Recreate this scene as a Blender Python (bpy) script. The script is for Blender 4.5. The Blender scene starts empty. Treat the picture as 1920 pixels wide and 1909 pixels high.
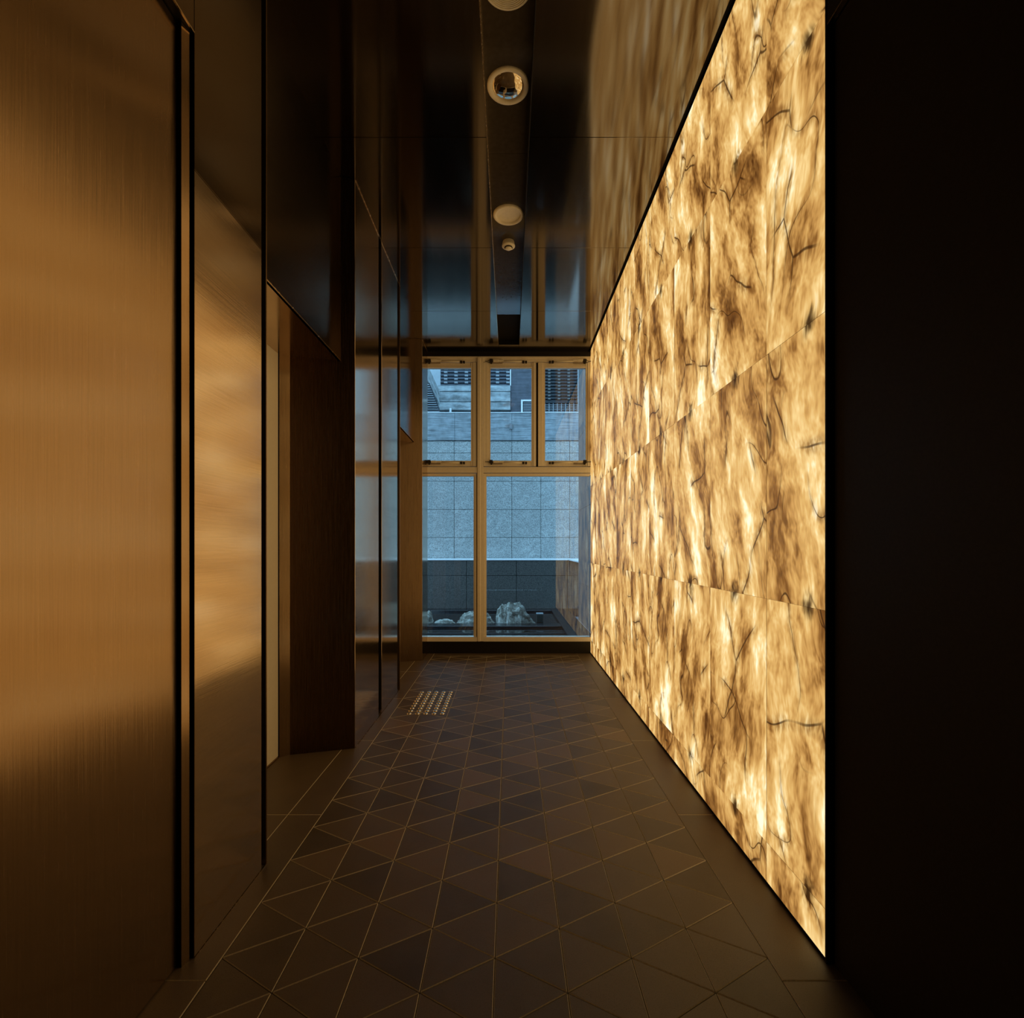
import bpy, bmesh, math, random
from mathutils import Vector, noise, Matrix

random.seed(7)
scene = bpy.context.scene
C = scene.collection

# ------------------------------------------------------------------ camera, sky, exposure
F = 940.0            # focal length in pixels of the 1920 px wide frame
CX, CY = 955.0, 1025.0   # vanishing point in the frame
HC = 1.234           # eye height in metres
cam_data = bpy.data.cameras.new('camera')
cam_data.sensor_fit = 'HORIZONTAL'
cam_data.sensor_width = 36.0
cam_data.lens = F / 1920.0 * 36.0
cam_data.shift_x = (960.0 - CX) / 1920.0
cam_data.shift_y = (CY - 954.5) / 1920.0
cam_data.clip_start = 0.05
cam = bpy.data.objects.new('camera', cam_data)
cam.location = (0, 0, HC)
cam.rotation_euler = (math.pi / 2, 0, 0)
C.objects.link(cam)
scene.camera = cam

world = bpy.data.worlds.new('sky')
scene.world = world
world.use_nodes = True
bgn = world.node_tree.nodes['Background']
bgn.inputs['Color'].default_value = (0.37, 0.71, 1.0, 1)
SKY = 2.5
bgn.inputs['Strength'].default_value = SKY

vs = scene.view_settings
vs.view_transform = 'Standard'
vs.look = 'None'
vs.gamma = 1.0
vs.use_curve_mapping = False
vs.exposure = 0.0
GLOW = 1.25          # radiance of the backlit stone wall
scene.cycles.max_bounces = 5
scene.cycles.diffuse_bounces = 3
scene.cycles.glossy_bounces = 4
scene.cycles.use_adaptive_sampling = True
scene.cycles.adaptive_threshold = 0.04
scene.cycles.transparent_max_bounces = 16
scene.cycles.use_denoising = True
scene.cycles.sample_clamp_indirect = 6.0


def at(px, py, Y):
    """point seen at a pixel, at depth Y"""
    return Vector(((px - CX) / F * Y, Y, HC - (py - CY) / F * Y))


# ------------------------------------------------------------------ helpers: materials
def lin(r, g, b):
    f = lambda c: (c / 255 / 12.92) if c / 255 <= 0.04045 else ((c / 255 + 0.055) / 1.055) ** 2.4
    return (f(r), f(g), f(b), 1.0)


class NT:
    def __init__(self, name):
        self.m = bpy.data.materials.new(name)
        self.m.use_nodes = True
        self.t = self.m.node_tree
        self.p = self.t.nodes['Principled BSDF']

    def n(self, typ, **kw):
        nd = self.t.nodes.new(typ)
        for k, v in kw.items():
            setattr(nd, k, v)
        return nd

    def l(self, a, b):
        self.t.links.new(a, b)

    def val(self, sock, v):
        if hasattr(v, 'is_output'):
            self.l(v, sock)
        else:
            sock.default_value = v

    def math(self, op, a, b=0.0, c=None, clamp=False):
        nd = self.n('ShaderNodeMath', operation=op, use_clamp=clamp)
        self.val(nd.inputs[0], a)
        self.val(nd.inputs[1], b)
        if c is not None:
            self.val(nd.inputs[2], c)
        return nd.outputs[0]

    def sstep(self, v, lo, hi, a=0.0, b=1.0):
        nd = self.n('ShaderNodeMapRange', interpolation_type='SMOOTHSTEP')
        self.val(nd.inputs['Value'], v)
        nd.inputs['From Min'].default_value = lo
        nd.inputs['From Max'].default_value = hi
        nd.inputs['To Min'].default_value = a
        nd.inputs['To Max'].default_value = b
        return nd.outputs[0]

    def mapping(self, vec, scale=(1, 1, 1), rot=(0, 0, 0), loc=(0, 0, 0)):
        nd = self.n('ShaderNodeMapping')
        self.l(vec, nd.inputs['Vector'])
        nd.inputs['Scale'].default_value = scale
        nd.inputs['Rotation'].default_value = rot
        nd.inputs['Location'].default_value = loc
        return nd.outputs[0]

    def noise(self, vec, scale=1.0, detail=2.0, rough=0.5, dist=0.0):
        nd = self.n('ShaderNodeTexNoise')
        self.l(vec, nd.inputs['Vector'])
        nd.inputs['Scale'].default_value = scale
        nd.inputs['Detail'].default_value = detail
        nd.inputs['Roughness'].default_value = rough
        nd.inputs['Distortion'].default_value = dist
        return nd

    def ramp(self, fac, stops):
        nd = self.n('ShaderNodeValToRGB')
        el = nd.color_ramp.elements
        while len(el) < len(stops):
            el.new(0.5)
        for e, (pos, col) in zip(el, stops):
            e.position = pos
            e.color = col
        self.l(fac, nd.inputs['Fac'])
        return nd.outputs['Color']

    def mix(self, fac, a, b, mode='MIX'):
        nd = self.n('ShaderNodeMix', data_type='RGBA', blend_type=mode)
        self.val(nd.inputs[0], fac)
        self.val(nd.inputs[6], a)
        self.val(nd.inputs[7], b)
        return nd.outputs[2]

    def bump(self, height, strength=0.2, distance=0.01):
        nd = self.n('ShaderNodeBump')
        nd.inputs['Strength'].default_value = strength
        nd.inputs['Distance'].default_value = distance
        self.l(height, nd.inputs['Height'])
        self.l(nd.outputs[0], self.p.inputs['Normal'])


def plain(name, col, rough=0.5, metal=0.0, spec=0.5, grain=0.06, gscale=40.0):
    """a plain finish with a faint procedural mottling"""
    t = NT(name)
    t.p.inputs['Roughness'].default_value = rough
    t.p.inputs['Metallic'].default_value = metal
    t.p.inputs['Specular IOR Level'].default_value = spec
    co = t.n('ShaderNodeTexCoord').outputs['Object']
    nz = t.noise(co, gscale, 3.0).outputs['Fac']
    lo = tuple(c * (1 - grain * 2) for c in col[:3]) + (1,)
    hi = tuple(min(1, c * (1 + grain * 2)) for c in col[:3]) + (1,)
    t.l(t.ramp(nz, [(0.3, lo), (0.7, hi)]), t.p.inputs['Base Color'])
    return t.m


def brushed(name, col, rough, scale, var=0.10, bstr=0.03, wave=0.0, wscale=(1, 1, 1), aniso=0.0, tangent=(0, 1, 0)):
    """brushed metal: fine lines stretched along one axis, with an optional slow waviness of the sheet"""
    t = NT(name)
    t.p.inputs['Metallic'].default_value = 1.0
    geo = t.n('ShaderNodeNewGeometry').outputs['Position']
    lines = t.noise(t.mapping(geo, scale), 1.0, 3.0, 0.6).outputs['Fac']
    lo = tuple(c * (1 - var) for c in col[:3]) + (1,)
    hi = tuple(min(1, c * (1 + var)) for c in col[:3]) + (1,)
    t.l(t.ramp(lines, [(0.3, lo), (0.7, hi)]), t.p.inputs['Base Color'])
    t.l(t.sstep(lines, 0.25, 0.75, rough * 0.85, rough * 1.15), t.p.inputs['Roughness'])
    if aniso:
        tn = t.n('ShaderNodeCombineXYZ')
        for k in range(3):
            tn.inputs[k].default_value = tangent[k]
        t.p.inputs['Anisotropic'].default_value = aniso
        t.l(tn.outputs[0], t.p.inputs['Tangent'])
    h = t.math('MULTIPLY', lines, bstr)
    if wave:
        w = t.noise(t.mapping(geo, wscale), 1.0, 1.0, 0.4).outputs['Fac']
        h = t.math('ADD', h, t.math('MULTIPLY', w, wave))
    t.bump(h, 1.0, 0.01)
    return t.m


def make_onyx():
    t = NT('backlit_onyx')
    geo = t.n('ShaderNodeNewGeometry').outputs['Position']
    sep = t.n('ShaderNodeSeparateXYZ')
    t.l(geo, sep.inputs[0])
    y, z = sep.outputs[1], sep.outputs[2]
    rnd = t.n('ShaderNodeObjectInfo').outputs['Random']
    ang = t.math('MULTIPLY', t.math('SUBTRACT', rnd, 0.62), 0.7)
    ca, sa = t.math('COSINE', ang), t.math('SINE', ang)
    yy = t.math('ADD', t.math('MULTIPLY', y, ca), t.math('MULTIPLY', z, sa))
    zz = t.math('SUBTRACT', t.math('MULTIPLY', z, ca), t.math('MULTIPLY', y, sa))
    cmb = t.n('ShaderNodeCombineXYZ')
    t.l(t.math('ADD', yy, t.math('MULTIPLY', rnd, 31.7)), cmb.inputs[0])
    t.l(t.math('ADD', zz, t.math('MULTIPLY', rnd, 17.3)), cmb.inputs[1])
    v0 = cmb.outputs[0]

    def warp(vec, noise_col, amt):
        a = t.n('ShaderNodeVectorMath', operation='SUBTRACT')
        t.l(noise_col, a.inputs[0]); a.inputs[1].default_value = (0.5, 0.5, 0.5)
        b = t.n('ShaderNodeVectorMath', operation='MULTIPLY')
        t.l(a.outputs[0], b.inputs[0]); b.inputs[1].default_value = amt
        c = t.n('ShaderNodeVectorMath', operation='ADD')
        t.l(vec, c.inputs[0]); t.l(b.outputs[0], c.inputs[1])
        return c.outputs[0]
    wn = t.noise(v0, 5.0, 1.0, 0.5).outputs['Color']
    v = warp(v0, wn, (0.05, 0.10, 0.0))
    vc = warp(v0, wn, (0.055, 0.055, 0.0))
    A = t.noise(t.mapping(v, (5.2, 1.9, 1)), 1.0, 4.0, 0.56).outputs['Fac']
    B = t.noise(t.mapping(v, (30.0, 13.0, 1)), 1.0, 2.0, 0.75).outputs['Fac']
    msk = t.noise(t.mapping(v0, (2.6, 1.9, 1), (0, 0, 0), (3, 7, 2)), 1.0, 0.0).outputs['Fac']
    tone = t.math('ADD', t.math('MULTIPLY', A, 0.76), t.math('MULTIPLY', B, 0.24))
    tone = t.math('ADD', tone, t.math('MULTIPLY', t.math('SUBTRACT', msk, 0.5), 0.09))
    col = t.ramp(tone, [(0.30, lin(74, 42, 15)), (0.385, lin(134, 91, 42)), (0.455, lin(182, 135, 72)),
                        (0.525, lin(208, 165, 96)), (0.60, lin(230, 197, 132)), (0.69, lin(255, 243, 206))])
    # long veins and angular cracks
    r1 = t.noise(t.mapping(v, (3.4, 1.4, 1), (0, 0, 0.6), (4, 2, 1)), 1.0, 1.0, 0.55).outputs['Fac']
    vein1 = t.math('ABSOLUTE', t.math('SUBTRACT', r1, 0.5))
    m1 = t.sstep(msk, 0.60, 0.40)
    vor = t.n('ShaderNodeTexVoronoi', feature='DISTANCE_TO_EDGE')
    t.l(t.mapping(vc, (2.9, 2.1, 1), (0, 0, 0.62)), vor.inputs['Vector'])
    vor.inputs['Scale'].default_value = 1.0
    crack = vor.outputs['Distance']
    msk3 = t.noise(t.mapping(v0, (4.0, 4.0, 1), (0, 0, 0), (13, 17, 12)), 1.0, 0.0).outputs['Fac']
    m3 = t.sstep(msk3, 0.43, 0.60)
    halo = t.math('MULTIPLY', t.sstep(vein1, 0.045, 0.0), m1)
    halo2 = t.math('MULTIPLY', t.sstep(crack, 0.10, 0.0), m3)
    hs = t.math('MAXIMUM', halo, halo2)
    col = t.mix(t.math('MULTIPLY', hs, t.sstep(B, 0.35, 0.62, 0.85, 0.30)), col, lin(112, 70, 28))
    line = t.math('MULTIPLY', t.sstep(vein1, 0.0045, 0.001), m1)
    line2 = t.math('MULTIPLY', t.sstep(crack, 0.014, 0.003), m3)
    ls = t.math('MAXIMUM', line, line2)
    col = t.mix(t.math('MULTIPLY', ls, 0.85), col, lin(46, 25, 9))

    # shadows of the mounting pins at the joints, painted into the glow colour
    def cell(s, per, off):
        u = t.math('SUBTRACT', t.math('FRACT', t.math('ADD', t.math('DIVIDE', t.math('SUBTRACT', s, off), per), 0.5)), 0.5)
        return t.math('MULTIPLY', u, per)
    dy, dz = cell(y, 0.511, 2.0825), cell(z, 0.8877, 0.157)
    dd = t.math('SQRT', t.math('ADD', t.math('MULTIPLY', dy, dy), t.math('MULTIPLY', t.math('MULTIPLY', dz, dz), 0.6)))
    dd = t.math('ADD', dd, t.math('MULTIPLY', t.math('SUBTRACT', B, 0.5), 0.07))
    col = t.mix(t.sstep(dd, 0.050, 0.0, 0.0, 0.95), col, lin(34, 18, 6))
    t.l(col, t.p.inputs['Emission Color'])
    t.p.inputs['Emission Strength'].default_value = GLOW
    t.p.inputs['Base Color'].default_value = (0.2, 0.14, 0.08, 1)
    t.p.inputs['Roughness'].default_value = 0.4
    for nd in t.t.nodes:
        if nd.bl_idname == 'ShaderNodeTexNoise':
            nd.noise_dimensions = '2D'
        if nd.bl_idname == 'ShaderNodeTexVoronoi':
            nd.voronoi_dimensions = '2D'
    t.m.cycles.emission_sampling = 'FRONT'
    return t.m


def make_tile(name, base, rand_amt=0.45, rough=0.46):
    t = NT(name)
    geo = t.n('ShaderNodeNewGeometry').outputs['Position']
    rnd = t.n('ShaderNodeObjectInfo').outputs['Random']
    sp = t.noise(geo, 420.0, 2.0, 0.7).outputs['Fac']
    cl = t.noise(geo, 5.0, 3.0, 0.6).outputs['Fac']
    lo = tuple(c * (1 - rand_amt) for c in base) + (1,)
    hi = (base[0] * (1 + rand_amt * 1.2), base[1] * (1 + rand_amt * 0.9), base[2] * (1 + rand_amt * 0.55), 1)
    c1 = t.ramp(rnd, [(0.0, lo), (0.55, base + (1,)), (0.86, base + (1,)), (1.0, hi)])
    c2 = t.mix(t.sstep(cl, 0.3, 0.75, 0.0, 0.25), c1, tuple(c * 1.6 for c in base) + (1,))
    c3 = t.mix(t.sstep(sp, 0.52, 0.72, 0.0, 0.6), c2, tuple(c * 0.25 for c in base) + (1,))
    t.l(c3, t.p.inputs['Base Color'])
    t.l(t.sstep(sp, 0.3, 0.7, rough - 0.06, rough + 0.1), t.p.inputs['Roughness'])
    t.bump(sp, 0.25, 0.0006)
    return t.m


def make_granite(name, base, speck, rough=0.7, veins=0.25):
    t = NT(name)
    geo = t.n('ShaderNodeNewGeometry').outputs['Position']
    sp = t.noise(geo, 55.0, 3.0, 0.75).outputs['Fac']
    big = t.noise(t.mapping(geo, (1.2, 1.2, 2.2), (0, 0.5, 0)), 1.0, 4.0, 0.65, 1.2).outputs['Fac']
    rnd = t.n('ShaderNodeObjectInfo').outputs['Random']
    c1 = t.ramp(sp, [(0.36, speck + (1,)), (0.52, base + (1,)), (0.68, tuple(min(1, c * 1.5) for c in base) + (1,))])
    vn = t.math('ABSOLUTE', t.math('SUBTRACT', big, 0.5))
    c2 = t.mix(t.sstep(vn, 0.03, 0.0, 0.0, veins), c1, tuple(min(1, c * 1.9) for c in base) + (1,))
    c3 = t.mix(t.math('MULTIPLY', rnd, 0.18), c2, tuple(c * 0.6 for c in base) + (1,))
    t.l(c3, t.p.inputs['Base Color'])
    t.p.inputs['Roughness'].default_value = rough
    t.bump(sp, 0.2, 0.004)
    return t.m


def make_strata(name, base, scale=(2, 2, 55), contrast=0.55):
    """split-face stone: fine horizontal courses"""
    t = NT(name)
    geo = t.n('ShaderNodeNewGeometry').outputs['Position']
    a = t.noise(t.mapping(geo, scale), 1.0, 4.0, 0.65).outputs['Fac']
    b = t.noise(geo, 6.0, 4.0, 0.6).outputs['Fac']
    s = t.math('ADD', t.math('MULTIPLY', a, 0.7), t.math('MULTIPLY', b, 0.3))
    lo = tuple(c * (1 - contrast) for c in base) + (1,)
    hi = tuple(min(1, c * (1 + contrast)) for c in base) + (1,)
    t.l(t.ramp(s, [(0.36, lo), (0.5, base + (1,)), (0.64, hi)]), t.p.inputs['Base Color'])
    t.p.inputs['Roughness'].default_value = 0.85
    t.bump(s, 0.6, 0.02)
    return t.m


def make_glass():
    t = NT('window_glass')
    t.t.nodes.remove(t.p)
    out = t.t.nodes['Material Output']
    tr = t.n('ShaderNodeBsdfTransparent')
    tr.inputs['Color'].default_value = (0.92, 0.96, 0.98, 1)
    gl = t.n('ShaderNodeBsdfGlossy')
    gl.inputs['Roughness'].default_value = 0.0
    fr = t.n('ShaderNodeFresnel')
    fr.inputs['IOR'].default_value = 1.8
    mx = t.n('ShaderNodeMixShader')
    t.l(fr.outputs[0], mx.inputs[0]); t.l(tr.outputs[0], mx.inputs[1]); t.l(gl.outputs[0], mx.inputs[2])
    t.l(mx.outputs[0], out.inputs['Surface'])
    return t.m


def make_rock():
    t = NT('pale_rock')
    geo = t.n('ShaderNodeNewGeometry').outputs['Position']
    a = t.noise(geo, 9.0, 6.0, 0.68, 0.5).outputs['Fac']
    b = t.noise(geo, 45.0, 4.0, 0.7).outputs['Fac']
    s = t.math('ADD', t.math('MULTIPLY', a, 0.7), t.math('MULTIPLY', b, 0.3))
    t.l(t.ramp(s, [(0.38, (0.09, 0.08, 0.065, 1)), (0.48, (0.36, 0.34, 0.29, 1)), (0.6, (0.68, 0.66, 0.60, 1))]), t.p.inputs['Base Color'])
    t.p.inputs['Roughness'].default_value = 0.9
    t.bump(s, 0.9, 0.03)
    return t.m


BRONZE = (0.67, 0.535, 0.40)
M = {
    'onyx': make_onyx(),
    'onyx_edge': plain('onyx_cut_edge', (0.45, 0.30, 0.14), 0.5, 0, 0.4, 0.1, 60),
    'bronze': brushed('bronze_panel', BRONZE, 0.13, (4, 4, 300), 0.08, 0.006, 0.05, (1.2, 1.6, 0.9), 0.7),
    'bronze_door': brushed('bronze_brushed_vertical', (0.45, 0.315, 0.195), 0.24, (420, 420, 4), 0.12, 0.01, 0, (1, 1, 1), 0.88),
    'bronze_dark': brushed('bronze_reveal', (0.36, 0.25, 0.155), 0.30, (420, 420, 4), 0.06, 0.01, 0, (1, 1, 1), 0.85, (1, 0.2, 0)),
    'bronze_shaded': brushed('bronze_reveal_shaded', (0.20, 0.13, 0.075), 0.26, (420, 420, 4), 0.05, 0.006, 0, (1, 1, 1), 0.8, (1, 0.2, 0)),  # shaded copy of the reveal bronze: first alcove's reflected darkness put into its colour
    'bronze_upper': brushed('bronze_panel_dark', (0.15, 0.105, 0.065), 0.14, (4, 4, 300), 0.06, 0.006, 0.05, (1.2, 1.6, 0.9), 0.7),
    'lift_door': plain('champagne_door_paint', (0.95, 0.90, 0.80), 0.35, 0.0, 0.6, 0.01),
    'fin': brushed('polished_edge', (0.85, 0.68, 0.46), 0.25, (60, 60, 60), 0.05, 0.0),
    'mirror': brushed('dark_mirror_ceiling', (0.235, 0.21, 0.185), 0.10, (300, 3, 60), 0.06, 0.0, 0.055, (2.4, 0.8, 1.0), 0.88),
    'slot': plain('slot_black_gloss', (0.055, 0.045, 0.036), 0.10, 0.0, 0.7),
    'black': plain('black_joint', (0.006, 0.005, 0.004), 0.8, 0.0, 0.2),
    'black_metal': plain('slot_return_shaded', (0.010, 0.008, 0.007), 0.45, 0.0, 0.4),
    'dark_door': plain('dark_bronze_paint', (0.022, 0.014, 0.009), 0.55, 0.0, 0.3, 0.1, 120),
    'gold': plain('champagne_frame', (0.97, 0.90, 0.79), 0.35, 0.0, 0.6, 0.015),
    'plate_grey': plain('grey_plate_paint', (0.36, 0.31, 0.26), 0.45, 0.0, 0.5, 0.02),  # warm grey of the openers' mounting plates
    'gasket': plain('black_gasket', (0.02, 0.015, 0.01), 0.7),
    'cream': plain('cream_paint', (0.93, 0.89, 0.80), 0.45, 0.0, 0.5, 0.02),
    'steel': brushed('polished_steel', (0.95, 0.92, 0.86), 0.22, (80, 80, 80), 0.04, 0.0),
    'lamp_mirror': brushed('lamp_reflector', (0.80, 0.72, 0.60), 0.07, (30, 30, 30), 0.05, 0.0, 0.10, (30, 30, 30)),
    'tile': make_tile('floor_tile_stone', (0.126, 0.092, 0.062)),
    'border': make_tile('floor_border_stone', (0.124, 0.090, 0.060), 0.15),
    'grout': plain('floor_grout', (0.62, 0.55, 0.45), 0.7, 0.0, 0.4, 0.08, 200),
    'glass': make_glass(),
    'granite': make_granite('pale_granite', (0.36, 0.36, 0.35), (0.17, 0.17, 0.17)),
    'granite_dark': make_granite('charcoal_granite', (0.085, 0.074, 0.066), (0.028, 0.025, 0.022), 0.6, 0.1),
    'granite_black': plain('black_honed_granite', (0.012, 0.014, 0.017), 0.22, 0.0, 0.6, 0.2, 200),
    'coping': plain('white_coping', (0.86, 0.88, 0.90), 0.6, 0, 0.4, 0.03),
    'strata': make_strata('split_face_stone', (0.26, 0.28, 0.30)),
    'strata_dark': make_strata('thin_brick', (0.10, 0.10, 0.12), (1, 1, 60), 0.5),
    'stone_band': make_strata('rough_stone_band', (0.32, 0.34, 0.35), (2, 2, 7), 0.5),
    'facade_pale': plain('pale_render', (0.40, 0.43, 0.46), 0.8, 0, 0.3, 0.05, 4),
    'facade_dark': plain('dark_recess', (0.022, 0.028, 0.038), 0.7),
    'lattice': plain('lattice_slat', (0.11, 0.12, 0.15), 0.7),
    'lattice_block': plain('lattice_block', (0.33, 0.35, 0.38), 0.8),
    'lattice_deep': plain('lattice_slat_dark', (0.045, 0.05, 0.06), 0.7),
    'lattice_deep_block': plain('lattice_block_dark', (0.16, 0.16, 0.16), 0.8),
    'white_metal': plain('white_painted_metal', (0.78, 0.80, 0.82), 0.4),
    'water': plain('dark_water', (0.004, 0.006, 0.008), 0.02, 0.0, 0.5),
    'rock': make_rock(),
    'concrete': plain('grey_concrete', (0.22, 0.23, 0.25), 0.8, 0, 0.3, 0.1, 6),
    'side_stone': make_granite('slate_side_wall', (0.13, 0.135, 0.14), (0.07, 0.07, 0.075), 0.7, 0.1),
    'teal_glass': plain('teal_lamp_body', (0.03, 0.07, 0.075), 0.3),
}


# ------------------------------------------------------------------ helpers: geometry
def obj(name, bm, mat, parent=None, smooth=False, loc=None):
    me = bpy.data.meshes.new(name)
    bm.normal_update()
    bm.to_mesh(me)
    bm.free()
    if smooth:
        for p in me.polygons:
            p.use_smooth = True
    for k in (mat if isinstance(mat, (list, tuple)) else [mat]):
        me.materials.append(M[k])
    o = bpy.data.objects.new(name, me)
    C.objects.link(o)
    if parent is not None:
        o.parent = parent
        o.location = -Vector(parent.location) if loc is None else loc
    elif loc is not None:
        o.location = loc
    return o


def empty(name, label, cat, loc=(0, 0, 0), group=None, kind=None):
    o = bpy.data.objects.new(name, None)
    o.location = loc
    C.objects.link(o)
    return tag(o, label, cat, group, kind)


def tag(o, label, cat, group=None, kind=None):
    o['label'] = label
    o['category'] = cat
    if group:
        o['group'] = group
    if kind:
        o['kind'] = kind
    return o


def box(bm, x0, x1, y0, y1, z0, z1):
    x0, x1 = sorted((x0, x1)); y0, y1 = sorted((y0, y1)); z0, z1 = sorted((z0, z1))
    v = [bm.verts.new(p) for p in ((x0, y0, z0), (x1, y0, z0), (x1, y1, z0), (x0, y1, z0),
                                   (x0, y0, z1), (x1, y0, z1), (x1, y1, z1), (x0, y1, z1))]
    for f in ((0, 3, 2, 1), (4, 5, 6, 7), (0, 1, 5, 4), (1, 2, 6, 5), (2, 3, 7, 6), (3, 0, 4, 7)):
        bm.faces.new([v[i] for i in f])


def bevel(bm, w, seg=1):
    if w:
        bmesh.ops.bevel(bm, geom=list(bm.edges), offset=w, segments=seg, affect='EDGES', profile=0.5)


def boxes(name, lst, mat, parent=None, bev=0.0):
    bm = bmesh.new()
    for b in lst:
        box(bm, *b)
    bevel(bm, bev)
    return obj(name, bm, mat, parent)


def prism(bm, pts, z0, z1):
    a = 0.0
    for i in range(len(pts)):
        x0, y0 = pts[i]; x1, y1 = pts[(i + 1) % len(pts)]
        a += x0 * y1 - x1 * y0
    if a < 0:
        pts = pts[::-1]
    lo = [bm.verts.new((x, y, z0)) for x, y in pts]
    hi = [bm.verts.new((x, y, z1)) for x, y in pts]
    bm.faces.new(lo[::-1]); bm.faces.new(hi)
    for i in range(len(pts)):
        j = (i + 1) % len(pts)
        bm.faces.new((lo[i], lo[j], hi[j], hi[i]))


def lathe(bm, prof, n=40, c=(0, 0, 0)):
    rings = []
    for r, z in prof:
        if r < 1e-6:
            rings.append([bm.verts.new((c[0], c[1], c[2] + z))])
        else:
            rings.append([bm.verts.new((c[0] + r * math.cos(2 * math.pi * k / n), c[1] + r * math.sin(2 * math.pi * k / n), c[2] + z)) for k in range(n)])
    for a, b in zip(rings, rings[1:]):
        for k in range(n):
            k2 = (k + 1) % n
            if len(a) == 1 and len(b) == 1:
                continue
            if len(a) == 1:
                bm.faces.new((a[0], b[k2], b[k]))
            elif len(b) == 1:
                bm.faces.new((a[k], a[k2], b[0]))
            else:
                bm.faces.new((a[k], a[k2], b[k2], b[k]))
    bmesh.ops.recalc_face_normals(bm, faces=list(bm.faces))


def tube(bm, pts, r, n=10):
    pts = [Vector(p) for p in pts]
    rings = []
    for i, p in enumerate(pts):
        d = (pts[min(i + 1, len(pts) - 1)] - pts[max(i - 1, 0)]).normalized()
        up = Vector((0, 0, 1)) if abs(d.z) < 0.9 else Vector((0, 1, 0))
        a = d.cross(up).normalized(); b = d.cross(a).normalized()
        rings.append([bm.verts.new(p + r * (a * math.cos(2 * math.pi * k / n) + b * math.sin(2 * math.pi * k / n))) for k in range(n)])
    for q, s in zip(rings, rings[1:]):
        for k in range(n):
            bm.faces.new((q[k], q[(k + 1) % n], s[(k + 1) % n], s[k]))
    bm.faces.new(rings[0]); bm.faces.new(rings[-1][::-1])
    bmesh.ops.recalc_face_normals(bm, faces=list(bm.faces))


# ------------------------------------------------------------------ dimensions (metres)
XL, XR = -0.944, 0.937       # faces of the two long walls
YB = 5.79                    # window wall
YR = -2.6                    # wall behind the camera
ZC = 3.485                   # ceiling
ZS = 2.364                   # lift door head and panel seam
ZO = 2.777                   # head of the side openings
XD = -1.352                  # lift doors
ST = 'structure'

# ------------------------------------------------------------------ floor
floor = empty('floor', 'dark stone floor of triangular tiles with pale grout lines', 'floor', kind=ST)
boxes('grout_bed', [(-1.45, 1.05, YR, YB + 0.04, -0.20, -0.0035)], 'gasket', floor)

FX0, FX1 = -0.862, 0.776
NCOL = 8
CW = (FX1 - FX0) / NCOL
TS = 0.2337
FY1 = 5.655
G = 0.0013                  # half a joint


def clip_y(poly, ymax):
    out = []
    for i in range(len(poly)):
        a, b = poly[i], poly[(i + 1) % len(poly)]
        if a[1] <= ymax:
            out.append(a)
        if (a[1] <= ymax) != (b[1] <= ymax):
            k = (ymax - a[1]) / (b[1] - a[1])
            out.append((a[0] + k * (b[0] - a[0]), ymax))
    return out


def inset(poly, d):
    """shrink a convex counter-clockwise polygon"""
    n = len(poly)
    res = []
    for i in range(n):
        p0, p1, p2 = Vector(poly[i - 1]), Vector(poly[i]), Vector(poly[(i + 1) % n])
        e1, e2 = (p1 - p0).normalized(), (p2 - p1).normalized()
        n1, n2 = Vector((-e1.y, e1.x)), Vector((-e2.y, e2.x))
        den = 1 + n1.dot(n2)
        q = p1 + (n1 + n2) * (d / max(den, 0.15))
        res.append((q.x, q.y))
    return res


def tile_geom(bm, poly, dz=0.0, ch=0.0016):
    a = sum(poly[i][0] * poly[(i + 1) % len(poly)][1] - poly[(i + 1) % len(poly)][0] * poly[i][1] for i in range(len(poly)))
    if a < 0:
        poly = poly[::-1]
    p1, p2 = inset(poly, G), inset(poly, G + ch)
    lo = [bm.verts.new((x, y, -0.0045 + dz)) for x, y in p1]
    md = [bm.verts.new((x, y, -0.0024 + dz)) for x, y in p1]
    hi = [bm.verts.new((x, y, 0.0 + dz)) for x, y in p2]
    n = len(poly)
    bm.faces.new(hi)
    for i in range(n):
        j = (i + 1) % n
        bm.faces.new((lo[i], lo[j], md[j], md[i])).material_index = 1
        bm.faces.new((md[i], md[j], hi[j], hi[i])).material_index = 1


tri_shapes = []
for c in range(NCOL):
    xl, xr = FX0 + c * CW, FX0 + (c + 1) * CW
    offl = 0.0 if (NCOL - c) % 2 == 0 else 0.5
    offr = 0.0 if (NCOL - c - 1) % 2 == 0 else 0.5
    for k in range(-18, 20):
        yl = 1.5045 + (k + offl) * TS
        yr = 1.5045 + (k + offr) * TS
        # triangle with its base on the left line, apex on the right line, and its mirror
        tri_shapes.append(('L', [(xl, yl), (xr, yl + TS / 2), (xl, yl + TS)], (xl, yl)))
        tri_shapes.append(('R', [(xr, yr), (xr, yr + TS), (xl, yr + TS / 2)], (xr, yr)))
tri_meshes = {}
near, rest = [], []
for kind, poly, org in tri_shapes:
    ymin, ymax = min(p[1] for p in poly), max(p[1] for p in poly)
    if ymin > FY1 - 0.01 or ymax < YR + 0.3:
        continue
    clipped = ymax > FY1
    cy = (ymin + ymax) / 2
    (near if cy > 1.22 else rest).append((cy, kind, clip_y(poly, FY1) if clipped else poly, org, clipped))
near.sort(key=lambda q: q[0])
rest += near[290:]
near = near[:290]
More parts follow.
